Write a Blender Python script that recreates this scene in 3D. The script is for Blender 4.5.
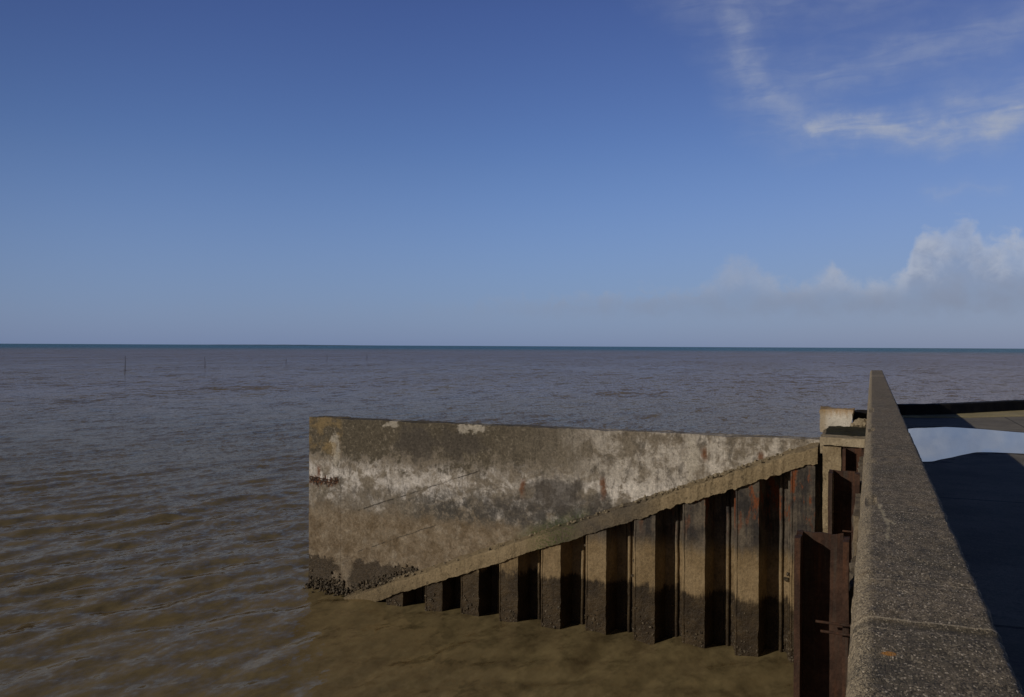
import bpy, bmesh, math, random
import numpy as np
from mathutils import Vector, noise as mnoise

for o in list(bpy.data.objects):
    bpy.data.objects.remove(o)
S = bpy.context.scene
COL = S.collection
R = math.radians
random.seed(7)

# ------------------------------------------------------------------ camera
YAW = math.atan(360 / 850)
cam_d = bpy.data.cameras.new("camera")
cam = bpy.data.objects.new("camera", cam_d)
COL.objects.link(cam)
cam_d.sensor_width = 36.0
cam_d.lens = 36.0 * 850 / 1024
cam_d.clip_start = 0.05
cam_d.clip_end = 60000
EYE = 5.93
from mathutils import Matrix
ROLL = R(-0.28)
cam.matrix_world = (Matrix.Translation((0, 0, EYE)) @ Matrix.Rotation(YAW, 4, 'Z')
                    @ Matrix.Rotation(R(90 - 0.17), 4, 'X') @ Matrix.Rotation(-ROLL, 4, 'Z'))
S.camera = cam

# ------------------------------------------------------------------ light
SUN = Vector((-0.77, -1.0, 0.488)).normalized()
SUN_EL = math.asin(SUN.z)
SUN_AZ = math.atan2(SUN.x, SUN.y)
sun_d = bpy.data.lights.new("sun", 'SUN')
sun_d.energy = 5.0
sun_d.angle = R(0.5)
sun_d.color = (1.0, 0.90, 0.76)
sun = bpy.data.objects.new("sun", sun_d)
COL.objects.link(sun)
sun.rotation_euler = SUN.to_track_quat('Z', 'Y').to_euler()
sun.location = (-20, -20, 40)

vs = S.view_settings
vs.view_transform = 'Standard'
vs.look = 'None'
vs.gamma = 1
vs.use_curve_mapping = False
vs.exposure = -1.0
SKY_STRENGTH = 0.136


# ------------------------------------------------------------------ node helper
class NT:
    def __init__(s, tree):
        s.t = tree
        s.N = tree.nodes
        s.L = tree.links

    def new(s, typ, **kw):
        n = s.N.new(typ)
        for k, v in kw.items():
            setattr(n, k, v)
        return n

    def put(s, sock, v):
        if hasattr(v, 'is_output'):
            s.L.new(v, sock)
        elif v is not None:
            if sock.type == 'RGBA' and len(v) == 3:
                v = (*v, 1)
            sock.default_value = v

    def m(s, op, a, b=None, c=None, clamp=False):
        n = s.new('ShaderNodeMath', operation=op, use_clamp=clamp)
        for i, v in enumerate((a, b, c)):
            if v is not None:
                s.put(n.inputs[i], v)
        return n.outputs[0]

    def v(s, op, a, b=None, out=0):
        n = s.new('ShaderNodeVectorMath', operation=op)
        s.put(n.inputs[0], a)
        if b is not None:
            if op == 'SCALE':
                s.put(n.inputs['Scale'], b)
            else:
                s.put(n.inputs[1], b)
        return n.outputs[out]

    def dot(s, a, b):
        return s.v('DOT_PRODUCT', a, b, 1)

    def length(s, a):
        return s.v('LENGTH', a, None, 1)

    def xyz(s, vec):
        n = s.new('ShaderNodeSeparateXYZ')
        s.put(n.inputs[0], vec)
        return n.outputs

    def comb(s, x, y, z):
        n = s.new('ShaderNodeCombineXYZ')
        for i, v in enumerate((x, y, z)):
            s.put(n.inputs[i], v)
        return n.outputs[0]

    def map(s, vec, loc=(0, 0, 0), rot=(0, 0, 0), sc=(1, 1, 1)):
        n = s.new('ShaderNodeMapping')
        s.put(n.inputs[0], vec)
        n.inputs[1].default_value = loc
        n.inputs[2].default_value = rot
        n.inputs[3].default_value = sc
        return n.outputs[0]

    def noise(s, vec, scale, detail=4, rough=0.55, dist=0.0, col=False):
        n = s.new('ShaderNodeTexNoise')
        s.put(n.inputs['Vector'], vec)
        n.inputs['Scale'].default_value = scale
        n.inputs['Detail'].default_value = detail
        n.inputs['Roughness'].default_value = rough
        n.inputs['Distortion'].default_value = dist
        return n.outputs[1 if col else 0]

    def voro(s, vec, scale, out='Distance', feature='F1'):
        n = s.new('ShaderNodeTexVoronoi', feature=feature)
        s.put(n.inputs['Vector'], vec)
        n.inputs['Scale'].default_value = scale
        return n.outputs[out]

    def ss(s, val, lo, hi, a=0.0, b=1.0):
        """smooth step from a to b while val goes lo -> hi"""
        n = s.new('ShaderNodeMapRange', interpolation_type='SMOOTHSTEP')
        s.put(n.inputs[0], val)
        n.inputs[1].default_value = lo
        n.inputs[2].default_value = hi
        n.inputs[3].default_value = a
        n.inputs[4].default_value = b
        return n.outputs[0]

    def lin(s, val, lo, hi, a=0.0, b=1.0):
        n = s.new('ShaderNodeMapRange')
        s.put(n.inputs[0], val)
        n.inputs[1].default_value = lo
        n.inputs[2].default_value = hi
        n.inputs[3].default_value = a
        n.inputs[4].default_value = b
        return n.outputs[0]

    def band(s, val, a, b, c, d):
        return s.m('MULTIPLY', s.ss(val, a, b), s.ss(val, c, d, 1, 0))

    def mix(s, fac, a, b, mode='MIX'):
        n = s.new('ShaderNodeMix', data_type='RGBA', blend_type=mode)
        s.put(n.inputs[0], fac)
        s.put(n.inputs[6], a)
        s.put(n.inputs[7], b)
        return n.outputs[2]

    def mul(s, *xs):
        r = xs[0]
        for x in xs[1:]:
            r = s.m('MULTIPLY', r, x)
        return r

    def add(s, *xs):
        r = xs[0]
        for x in xs[1:]:
            r = s.m('ADD', r, x)
        return r

    def scale_col(s, colr, f):
        return s.mix(1.0, colr, s.comb(f, f, f), 'MULTIPLY')

    def seg(s, p, a, b):
        """distance of the 2-D point p (a vector socket, z = 0) to the segment a-b"""
        ba = (b[0] - a[0], b[1] - a[1], 0)
        l2 = ba[0] ** 2 + ba[1] ** 2
        pa = s.v('SUBTRACT', p, (a[0], a[1], 0))
        h = s.m('MULTIPLY', s.dot(pa, ba), 1 / l2, clamp=True)
        return s.length(s.v('SUBTRACT', pa, s.v('SCALE', ba, h)))


def material(name):
    m = bpy.data.materials.new(name)
    m.use_nodes = True
    t = NT(m.node_tree)
    b = m.node_tree.nodes['Principled BSDF']
    b.inputs['Specular IOR Level'].default_value = 0.25
    pos = t.new('ShaderNodeNewGeometry').outputs['Position']
    return m, t, b, pos


def bump(t, b, height, strength, dist):
    n = t.new('ShaderNodeBump')
    n.inputs['Strength'].default_value = strength
    n.inputs['Distance'].default_value = dist
    t.put(n.inputs['Height'], height)
    t.L.new(n.outputs[0], b.inputs['Normal'])
    return n


# ------------------------------------------------------------------ world
W = bpy.data.worlds.new("World")
S.world = W
W.use_nodes = True
w = NT(W.node_tree)
bg = W.node_tree.nodes['Background']
sky = w.new('ShaderNodeTexSky', sky_type='NISHITA')
sky.sun_disc = False
sky.sun_elevation = SUN_EL
sky.sun_rotation = SUN_AZ
sky.altitude = 0
sky.air_density = 1.0
sky.dust_density = 0.6
sky.ozone_density = 2.0
gen = w.v('NORMALIZE', w.new('ShaderNodeTexCoord').outputs['Generated'])
gx, gy, gz = w.xyz(gen)
az = w.m('MULTIPLY', w.m('ARCTAN2', gx, gy), 180 / math.pi)
el = w.m('MULTIPLY', w.m('ARCSINE', gz), 180 / math.pi)
P = w.comb(az, el, 0.0)
SKYTINT = (0.80, 0.86, 1.0)
skyc = w.mix(1.0, sky.outputs[0], SKYTINT, 'MULTIPLY')
# a bluish grey air layer low over the sea
skyc = w.mix(w.ss(el, 0.0, 14.0, 0.62, 0.0), skyc, (2.45, 2.62, 3.75))
rampn = w.new('ShaderNodeValToRGB')
rp = rampn.color_ramp
stops = [(0.0, (0.515, 0.65, 0.875)), (0.128, (0.50, 0.545, 0.715)), (0.239, (0.43, 0.445, 0.65)), (0.40, (0.21, 0.225, 0.33)), (0.62, (0.085, 0.09, 0.13)), (1.0, (0.05, 0.053, 0.08))]
while len(rp.elements) < len(stops):
    rp.elements.new(0.5)
for e_, (p_, c_) in zip(rp.elements, stops):
    e_.position = p_
    e_.color = (*c_, 1)
w.put(rampn.inputs[0], w.lin(el, 0, 90))
skyc = w.v('SCALE', w.mix(1.0, skyc, rampn.outputs[0], 'MULTIPLY'), 2.0)
skyc = w.v('SCALE', skyc, w.ss(w.dot(gen, tuple(SUN)), -0.1, 0.8, 1.0, 0.22))
# greyer air towards the north-east
skyc = w.mix(w.ss(az, -25, 12), skyc, w.mix(1.0, skyc, (0.99, 0.90, 0.86), 'MULTIPLY'))
# high wisps
warp = w.v('SCALE', w.v('SUBTRACT', w.noise(P, 0.35, 5, 0.6, col=True), (0.5, 0.5, 0.5)), 3.6)
Pw = w.v('ADD', P, w.v('MULTIPLY', warp, (1.0, 0.8, 0.0)))
paths = [(([-12.5, 23.6], [-8.4, 21.6], [-7.9, 18.9], [-6.6, 15.9], [-4.6, 14.6]), 1.1, 0.36),
         (([-4.8, 16.7], [-0.7, 16.9], [3.2, 17.5], [8.1, 18.3], [16, 21]), 1.0, 0.26),
         (([-8.0, 21.2], [-2.0, 20.4], [3.0, 21.2]), 1.1, 0.16),
         (([-3.6, 13.9], [-0.1, 13.35], [3.2, 13.0], [6.1, 13.0], [9, 13.8], [15, 15]), 0.62, 0.72),
         (([4.6, 13.9], [8.4, 14.3], [15, 15.5]), 0.9, 0.40),
         (([3.2, 9.5], [6.5, 9.4]), 0.25, 0.14)]
wisp = None
for pts, wd, amp in paths:
    d = None
    for a, b_ in zip(pts[:-1], pts[1:]):
        q = w.seg(Pw, a, b_)
        d = q if d is None else w.m('MINIMUM', d, q)
    k = w.m('MULTIPLY', w.m('ADD', w.m('MULTIPLY', w.ss(d, 0.0, wd * 1.4, 1.0, 0.0), 0.5), w.m('MULTIPLY', w.ss(d, 0.0, wd * 3.6, 1.0, 0.0), 0.5)), amp)
    wisp = k if wisp is None else w.m('MAXIMUM', wisp, k)
fib = w.noise(w.map(P, rot=(0, 0, R(-6)), sc=(0.22, 1.0, 1)), 1.0, 7, 0.58, 0.8)
wisp = w.mul(wisp, w.ss(fib, 0.26, 0.70, 0.35, 1.25), w.ss(w.noise(P, 0.5, 4, 0.6), 0.3, 0.62, 0.8, 1.1))
skyc = w.mix(w.m('MINIMUM', wisp, 0.9), skyc, (5.2, 5.75, 7.1))
# cumulus bank on the horizon
cur = w.new('ShaderNodeFloatCurve')
cc = cur.mapping.curves[0]
kk = [(-60, 2.4), (-30, 2.9), (-20, 3.6), (-14, 3.9), (-10.5, 4.2), (-9, 5.7), (-7.3, 6.1), (-5.8, 4.4), (-4.0, 4.4),
      (-2.3, 5.5), (-0.8, 4.2), (1.2, 4.6), (1.9, 5.0), (2.5, 7.3), (3.6, 7.3), (5.2, 8.1), (6.1, 6.8), (8, 6.8), (12, 5.4), (20, 4.2), (60, 3)]
while len(cc.points) < len(kk):
    cc.points.new(0.5, 0.5)
for p_, (x_, y_) in zip(cc.points, kk):
    p_.location = ((x_ + 60) / 120, y_ / 10)
    p_.handle_type = 'VECTOR'
cur.mapping.update()
w.put(cur.inputs['Value'], w.lin(az, -60, 60))
top = w.m('MULTIPLY', cur.outputs[0], 10.0)
billow = w.m('SUBTRACT', w.noise(P, 0.75, 6, 0.62, 0.4), 0.5)
dep = w.m('ADD', w.m('SUBTRACT', top, el), w.m('MULTIPLY', billow, 3.2))
strong = w.ss(az, -12.0, 3.0, 0.68, 1.0)
cum = w.mul(w.ss(dep, -0.15, 1.1), w.ss(w.m('ADD', el, billow), 1.3, 2.9, 0.12, 1.0), w.ss(az, -32, -16, 0.15, 1.0), strong)
soft = w.noise(P, 0.5, 4, 0.5)
cum = w.mul(cum, w.ss(soft, 0.25, 0.7, 0.55, 1.0))
puff = w.noise(w.map(P, loc=(3, 0.35, 0)), 0.9, 6, 0.6, 0.5)
crown = w.mul(w.ss(w.m('ADD', dep, w.m('MULTIPLY', w.m('SUBTRACT', puff, 0.5), 4.5)), 0.2, 3.6, 1.0, 0.0), w.ss(az, -9, 3.5, 0.5, 1.0), w.ss(el, 2.2, 4.5))
ccol = w.mix(crown, (3.55, 4.1, 5.5), (6.4, 6.8, 7.8))
base_ = w.mul(w.band(w.m('ADD', el, w.m('MULTIPLY', billow, 2.0)), 1.6, 2.4, 2.8, 4.2), w.ss(az, -25, -8, 0.3, 1))
ccol = w.mix(w.m('MULTIPLY', base_, 0.5), ccol, (2.9, 3.35, 4.5))
skyc = w.mix(w.m('MULTIPLY', cum, 0.74), skyc, ccol)
w.put(bg.inputs[0], skyc)
bg.inputs[1].default_value = SKY_STRENGTH


# ------------------------------------------------------------------ object helpers
def tag(o, label=None, cat=None, group=None, kind=None):
    for k, v in (('label', label), ('category', cat), ('group', group), ('kind', kind)):
        if v:
            o[k] = v
    return o


def link(name, me, mat, parent=None, smooth=False):
    o = bpy.data.objects.new(name, me)
    COL.objects.link(o)
    if mat:
        me.materials.append(mat)
    if smooth:
        me.polygons.foreach_set('use_smooth', [True] * len(me.polygons))
        me.set_sharp_from_angle(angle=R(48))
    if parent:
        o.parent = parent
        o.matrix_parent_inverse = Matrix.Translation(-parent.location)
    return o


def empty(name, loc):
    o = bpy.data.objects.new(name, None)
    COL.objects.link(o)
    o.location = loc
    o.empty_display_size = 0.3
    return o


def from_bm(name, bm, mat, parent=None, smooth=False):
    me = bpy.data.meshes.new(name)
    bmesh.ops.recalc_face_normals(bm, faces=bm.faces)
    bm.to_mesh(me)
    bm.free()
    return link(name, me, mat, parent, smooth)


def rough_up(bm, amp, scale, amp2=0.0, scale2=1.0, seed=0.0):
    off = Vector((seed, seed * 1.7, seed * 0.3))
    for v in bm.verts:
        d = mnoise.noise_vector(v.co * scale + off) * amp
        if amp2:
            d += mnoise.noise_vector(v.co * scale2 + off) * amp2
        v.co += d


def box_bm(x0, x1, y0, y1, z0, z1, step=None, bevel=0.0, bm=None):
    """box cut into cells of about `step`"""
    own = bm is None
    bm = bm or bmesh.new()
    if step is None:
        nx = ny = nz = 1
    else:
        nx, ny, nz = (max(1, round((b - a) / step)) for a, b in ((x0, x1), (y0, y1), (z0, z1)))
    cache = {}

    def V(i, j, k):
        if (i, j, k) not in cache:
            cache[(i, j, k)] = bm.verts.new((x0 + (x1 - x0) * i / nx, y0 + (y1 - y0) * j / ny, z0 + (z1 - z0) * k / nz))
        return cache[(i, j, k)]
    for i in range(nx):
        for j in range(ny):
            for k in (0, nz):
                bm.faces.new((V(i, j, k), V(i + 1, j, k), V(i + 1, j + 1, k), V(i, j + 1, k)))
    for i in range(nx):
        for k in range(nz):
            for j in (0, ny):
                bm.faces.new((V(i, j, k), V(i + 1, j, k), V(i + 1, j, k + 1), V(i, j, k + 1)))
    for j in range(ny):
        for k in range(nz):
            for i in (0, nx):
                bm.faces.new((V(i, j, k), V(i, j + 1, k), V(i, j + 1, k + 1), V(i, j, k + 1)))
    if bevel:
        bm.normal_update()
        ed = [e for e in bm.edges if len(e.link_faces) == 2 and e.calc_face_angle(0) > 1.0]
        bmesh.ops.bevel(bm, geom=ed, offset=bevel, segments=2, affect='EDGES', clamp_overlap=True)
    return bm


def prism_bm(poly, z0, z1):
    bm = bmesh.new()
    a = [bm.verts.new((x, y, z0)) for x, y in poly]
    b = [bm.verts.new((x, y, z1)) for x, y in poly]
    bm.faces.new(a)
    bm.faces.new(b)
    n = len(poly)
    for i in range(n):
        bm.faces.new((a[i], a[(i + 1) % n], b[(i + 1) % n], b[i]))
    return bm


def sweep(name, profile, stations, mat, parent=None, cap=True, jitter=None, smooth=False):
    """closed (a, b) profile swept over stations; stations give functions (a, b) -> xyz"""
    bm = bmesh.new()
    rings = []
    for f in stations:
        rings.append([bm.verts.new(f(a, b)) for a, b in profile])
    n = len(profile)
    for r0, r1 in zip(rings[:-1], rings[1:]):
        for i in range(n):
            bm.faces.new((r0[i], r0[(i + 1) % n], r1[(i + 1) % n], r1[i]))
    if cap:
        bm.faces.new(rings[0])
        bm.faces.new(rings[-1])
    if jitter:
        jitter(bm)
    return from_bm(name, bm, mat, parent, smooth)


def lumps_bm(spots, seed=1, sub=1):
    """small shells / pebbles: squashed, jittered icospheres"""
    rnd = random.Random(seed)
    bm = bmesh.new()
    for (x, y, z, r) in spots:
        sx, sy, sz = (r * rnd.uniform(0.6, 1.25) for _ in range(3))
        mt = Matrix.Translation((x, y, z)) @ Matrix.Rotation(rnd.uniform(0, 6.3), 4, 'Z') @ \
            Matrix.Rotation(rnd.uniform(0, 6.3), 4, 'X') @ Matrix.Diagonal((sx, sy, sz, 1))
        g = bmesh.ops.create_icosphere(bm, subdivisions=sub, radius=1.0, matrix=mt)
        for v in g['verts']:
            v.co += mnoise.noise_vector(v.co * 21) * r * 0.35
    return bm


# ------------------------------------------------------------------ materials
def mat_water():
    m, t, b, pos = material("turbid_water")
    x, y, z = t.xyz(pos)
    dist = t.length(t.comb(x, y, 0.0))
    # silty brown inshore, deeper clear green water far out
    silt = t.noise(t.map(pos, rot=(0, 0, R(18)), sc=(1, 0.35, 0)), 0.02, 4, 0.6)
    silt2 = t.noise(t.map(pos, rot=(0, 0, R(18)), sc=(1, 0.5, 0)), 0.5, 4, 0.6)
    brown = t.mix(silt, (0.180, 0.140, 0.068), (0.228, 0.180, 0.092))
    brown = t.mix(t.ss(silt2, 0.3, 0.7), brown, t.mix(0.4, brown, (0.15, 0.118, 0.066)))
    green = (0.030, 0.078, 0.084)
    far = t.add(dist, t.m('MULTIPLY', silt, 380))
    colr = t.mix(t.ss(far, 850, 2100), brown, green)
    # ripples: slope noise laid along the wind waves
    nrm = t.new('ShaderNodeNewGeometry').outputs['Normal']
    A = R(17)
    q = t.map(pos, rot=(0, 0, A), sc=(1, 0.5, 0))
    half = (0.5, 0.5, 0.5)
    rip = t.v('SUBTRACT', t.noise(q, 3.6, 3, 0.55, 0.4, col=True), half)
    big = t.v('SUBTRACT', t.noise(q, 0.55, 4, 0.6, 0.3, col=True), half)
    swl = t.v('SUBTRACT', t.noise(q, 0.075, 3, 0.6, 0.2, col=True), half)
    gust = t.noise(t.map(pos, rot=(0, 0, R(30)), sc=(1, 0.3, 0)), 0.03, 4, 0.6)
    gz_ = t.ss(gust, 0.3, 0.7, 0.65, 1.25)
    fade = t.ss(dist, 30, 130)
    tiny = t.v('SUBTRACT', t.noise(t.map(pos, rot=(0, 0, R(30)), sc=(1, 0.6, 0)), 9.0, 2, 0.5, col=True), half)
    s1 = t.v('SCALE', rip, t.m('MULTIPLY', gz_, t.lin(dist, 15, 120, 0.48, 0.95)))
    s0 = t.v('SCALE', tiny, t.m('MULTIPLY', gz_, 0.42))
    s2 = t.v('SCALE', big, t.m('MULTIPLY', t.lin(fade, 0, 1, 0.20, 1.25), gz_))
    s3 = t.v('SCALE', swl, t.m('MULTIPLY', fade, 0.65))
    tot = t.v('MULTIPLY', t.v('ADD', t.v('ADD', t.v('ADD', s0, s1), s2), s3), (1, 1, 0))
    n2 = t.v('NORMALIZE', t.v('ADD', nrm, tot))
    # silt lit from inside, under a surface sheen weakened as through a polarising filter
    dif = t.new('ShaderNodeBsdfDiffuse')
    t.put(dif.inputs['Color'], colr)
    nd = t.v('NORMALIZE', t.v('ADD', nrm, t.v('SCALE', tot, 0.62)))
    t.L.new(nd, dif.inputs['Normal'])
    glo = t.new('ShaderNodeBsdfGlossy')
    t.put(glo.inputs['Color'], t.mix(t.ss(far, 850, 2100), t.mix(t.ss(dist, 25, 140), (0.70, 0.565, 0.44), (0.75, 0.61, 0.545)), (0.46, 0.58, 0.54)))
    t.put(glo.inputs['Roughness'], t.lin(dist, 30, 400, 0.10, 0.22))
    t.L.new(n2, glo.inputs['Normal'])
    fr = t.new('ShaderNodeFresnel')
    fr.inputs['IOR'].default_value = 1.333
    t.L.new(n2, fr.inputs['Normal'])
    mx = t.new('ShaderNodeMixShader')
    t.L.new(fr.outputs[0], mx.inputs[0])
    t.L.new(dif.outputs[0], mx.inputs[1])
    t.L.new(glo.outputs[0], mx.inputs[2])
    t.N.remove(b)
    t.L.new(mx.outputs[0], t.N['Material Output'].inputs['Surface'])
    return m


def mat_puddle():
    m, t, b, pos = material("puddle_water")
    b.inputs['Base Color'].default_value = (0.03, 0.032, 0.035, 1)
    b.inputs['Roughness'].default_value = 0.02
    b.inputs['IOR'].default_value = 1.333
    b.inputs['Specular IOR Level'].default_value = 0.5
    bump(t, b, t.noise(pos, 1.2, 2), 0.02, 0.02)
    return m


def mat_parapet():
    m, t, b, pos = material("exposed_aggregate_concrete")
    x, y, z = t.xyz(pos)
    tp = t.map(pos, sc=(1, 0.5, 1))
    grit = t.voro(tp, 380)
    gritc = t.voro(tp, 380, 'Color')
    gv = t.xyz(gritc)[0]
    fine = t.noise(tp, 420, 3, 0.7)
    mid = t.noise(tp, 30, 6, 0.7)
    big = t.noise(pos, 2.6, 5, 0.6)
    c = t.mix(t.ss(mid, 0.3, 0.7), (0.085, 0.076, 0.060), (0.235, 0.206, 0.160))
    c = t.mix(t.ss(big, 0.42, 0.68, 0, 0.55), c, (0.072, 0.070, 0.056))
    c = t.mix(t.ss(gv, 0.80, 1.0, 0, 0.5), c, (0.46, 0.42, 0.34))
    c = t.mix(t.ss(gv, 0.05, 0.36, 0.75, 0), c, (0.035, 0.033, 0.030))
    c = t.mix(t.ss(t.xyz(gritc)[1], 0.94, 0.99, 0, 0.8), c, (0.62, 0.58, 0.50))
    c = t.scale_col(c, t.lin(fine, 0.25, 0.75, 0.62, 1.38))
    # brownish algae film in places
    c = t.mix(t.ss(t.noise(pos, 5.5, 4, 0.6), 0.55, 0.75, 0, 0.35), c, (0.16, 0.115, 0.055))
    # paler and speckled along the seaward edge
    edge = t.mul(t.ss(t.m('ADD', x, t.m('MULTIPLY', t.m('SUBTRACT', mid, 0.5), 0.02)), 0.006, -0.006), t.ss(gv, 0.2, 0.9, 0.08, 0.75))
    c = t.mix(edge, c, (0.33, 0.30, 0.24))
    wob = t.m('MULTIPLY', t.m('SUBTRACT', t.noise(pos, 14, 4, 0.6), 0.5), 0.03)
    P2 = t.v('ADD', t.comb(x, y, 0.0), t.comb(wob, wob, 0.0))
    # two pale mortar lines where pours meet, a pale scratch, an orange lichen spot
    yj = t.m('ADD', y, t.m('MULTIPLY', wob, 0.35))
    for y0, wd, amt in ((1.708, 0.006, 0.55), (1.655, 0.004, 0.3), (1.985, 0.005, 0.45), (2.82, 0.006, 0.25), (9.3, 0.05, 0.4), (16.3, 0.12, 0.5)):
        ln = t.ss(t.m('ABSOLUTE', t.m('SUBTRACT', yj, y0)), wd * 0.3, wd, amt, 0)
        c = t.mix(t.mul(ln, t.ss(gv, 0.0, 0.4, 0.4, 1)), c, (0.46, 0.42, 0.34))
    dk = t.ss(t.m('ABSOLUTE', t.m('SUBTRACT', yj, 1.682)), 0.008, 0.022, 0.45, 0)
    c = t.mix(dk, c, (0.05, 0.048, 0.04))
    sc = None
    for a, b_ in (((0.024, 2.93), (0.040, 2.66)), ((0.040, 2.66), (0.042, 2.40)), ((0.032, 2.72), (0.058, 2.62))):
        q = t.seg(P2, a, b_)
        sc = q if sc is None else t.m('MINIMUM', sc, q)
    c = t.mix(t.mul(t.ss(sc, 0.001, 0.008, 0.65, 0), t.ss(mid, 0.35, 0.6, 0.3, 1)), c, (0.50, 0.47, 0.36))
    li = t.length(t.v('MULTIPLY', t.v('SUBTRACT', P2, (0.028, 1.515, 0)), (1.0, 1.0, 0)))
    c = t.mix(t.mul(t.ss(li, 0.008, 0.013, 0.9, 0), t.ss(fine, 0.3, 0.5, 0.5, 1)), c, (0.42, 0.20, 0.035))
    c = t.mix(1.0, c, (1.36, 1.25, 1.07), 'MULTIPLY')
    t.put(b.inputs['Base Color'], c)
    b.inputs['Roughness'].default_value = 0.9
    h = t.add(t.m('MULTIPLY', t.ss(grit, 0, 0.5, 1, 0), 0.45), t.m('MULTIPLY', fine, 0.5), t.m('MULTIPLY', mid, 0.8))
    bump(t, b, h, 0.9, 0.006)
    return m


def mat_wing():
    m, t, b, pos = material("tide_stained_concrete")
    x, y, z = t.xyz(pos)
    big = t.noise(pos, 0.55, 5, 0.6, 0.5)
    mid = t.noise(pos, 2.6, 6, 0.65, 0.3)
    fine = t.noise(pos, 16, 5, 0.7)
    speck = t.noise(pos, 60, 3, 0.7)
    drip = t.noise(t.map(pos, sc=(4.5, 4.5, 0.45)), 1.0, 6, 0.68, 0.3)
    blot = t.noise(t.map(pos, loc=(3.1, 0, 1.7), sc=(1, 1, 1.5)), 1.25, 6, 0.68, 0.8)
    zz = t.add(z, t.m('MULTIPLY', t.m('SUBTRACT', mid, 0.5), 0.7), t.m('MULTIPLY', t.m('SUBTRACT', big, 0.5), 0.6))
    c = t.mix(mid, (0.155, 0.127, 0.088), (0.25, 0.215, 0.155))
    # lower half: smooth tan silt film
    tan = t.mix(t.ss(mid, 0.3, 0.7), (0.150, 0.113, 0.068), (0.235, 0.186, 0.120))
    motl = t.noise(t.map(pos, loc=(1, 0, 5)), 3.2, 9, 0.74, 0.3)
    tan = t.mix(t.ss(motl, 0.50, 0.62, 0, 0.6), tan, (0.105, 0.072, 0.036))
    tan = t.mix(t.mul(t.ss(motl, 0.36, 0.50, 1, 0), 0.6), tan, (0.30, 0.255, 0.18))
    c = t.mix(t.ss(zz, 2.25, 1.75), c, tan)
    # pale lime bloom in the middle band
    right = t.ss(x, -7.0, -4.5)
    fray = t.noise(t.map(pos, sc=(1.15, 1.15, 0.95)), 3.0, 9, 0.72, 0.4)
    rain = t.noise(t.map(pos, sc=(11, 11, 0.7)), 1.0, 6, 0.7, 0.2)
    ragged = t.add(t.m('MULTIPLY', fray, 0.55), t.m('MULTIPLY', blot, 0.45))
    zl = t.add(zz, t.m('MULTIPLY', t.m('SUBTRACT', ragged, 0.5), 1.6))
    lime = t.mul(t.band(zl, 1.95, 2.6, 2.95, 3.5), t.ss(ragged, 0.44, 0.54), t.ss(rain, 0.30, 0.55, 0.72, 1), t.ss(motl, 0.44, 0.62, 1, 0.35), t.ss(blot, 0.38, 0.56, 0.3, 1))
    c = t.mix(t.m('MULTIPLY', lime, 0.92), c, (0.62, 0.58, 0.50))
    lime2 = t.mul(t.ss(zz, 1.9, 2.6), right, t.ss(t.add(ragged, t.m('MULTIPLY', t.m('SUBTRACT', rain, 0.5), 0.25)), 0.44, 0.58))
    c = t.mix(t.m('MULTIPLY', lime2, 0.75), c, (0.60, 0.55, 0.45))
    soot = t.mul(t.ss(zz, 2.0, 2.4), t.ss(t.noise(t.map(pos, loc=(7, 0, 2), sc=(2.2, 2.2, 1.0)), 1.6, 9, 0.72, 0.5), 0.52, 0.62))
    c = t.mix(t.m('MULTIPLY', soot, 0.6), c, (0.075, 0.066, 0.052))
    # dark weathered top on the seaward half, running down in drips
    left = t.ss(x, -4.2, -8.6, 0.10, 1.0)
    topd = t.mul(t.ss(t.add(z, t.m('MULTIPLY', t.m('SUBTRACT', drip, 0.5), 0.7), t.m('MULTIPLY', t.m('SUBTRACT', ragged, 0.5), 3.4)), 3.10, 3.42), left)
    dcol = t.mix(fine, (0.048, 0.041, 0.027), (0.115, 0.095, 0.060))
    dcol = t.mix(t.ss(t.noise(pos, 11, 7, 0.75), 0.55, 0.64, 0, 0.75), dcol, (0.24, 0.205, 0.14))
    c = t.mix(t.m('MULTIPLY', topd, 0.9), c, dcol)
    # brown rain runs on the right part
    runs = t.mul(t.ss(rain, 0.50, 0.68), t.ss(z, 2.8, 4.1), right)
    c = t.mix(t.m('MULTIPLY', runs, 0.55), c, (0.115, 0.088, 0.052))
    # grey-black algae tide line at about two metres
    line = t.mul(t.band(t.add(z, t.m('MULTIPLY', t.m('SUBTRACT', mid, 0.5), 0.5)), 1.80, 2.1, 2.3, 2.85), t.ss(t.noise(pos, 5, 8, 0.78), 0.40, 0.56), t.ss(x, -10.6, -9.0, 0.35, 1))
    c = t.mix(t.m('MULTIPLY', line, 0.85), c, (0.055, 0.052, 0.044))
    # damp dark patches
    for cx, cz, rx, rz, amt in ((-6.25, 2.75, 0.75, 0.42, 0.8), (-5.35, 2.55, 0.22, 0.35, 0.7), (-9.7, 3.65, 0.55, 0.45, 0.6),
                                (-7.4, 2.35, 0.9, 0.3, 0.45), (-8.6, 3.7, 0.7, 0.35, 0.5)):
        e = t.length(t.v('MULTIPLY', t.v('ADD', t.v('SUBTRACT', pos, (cx, 17.3, cz)),
                                          t.v('SCALE', t.v('SUBTRACT', t.noise(pos, 3.0, 5, 0.65, col=True), (0.5, 0.5, 0.5)), 1.0)), (1 / rx, 0, 1 / rz)))
        c = t.mix(t.ss(e, 0.6, 1.15, amt, 0), c, (0.062, 0.054, 0.045))
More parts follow.
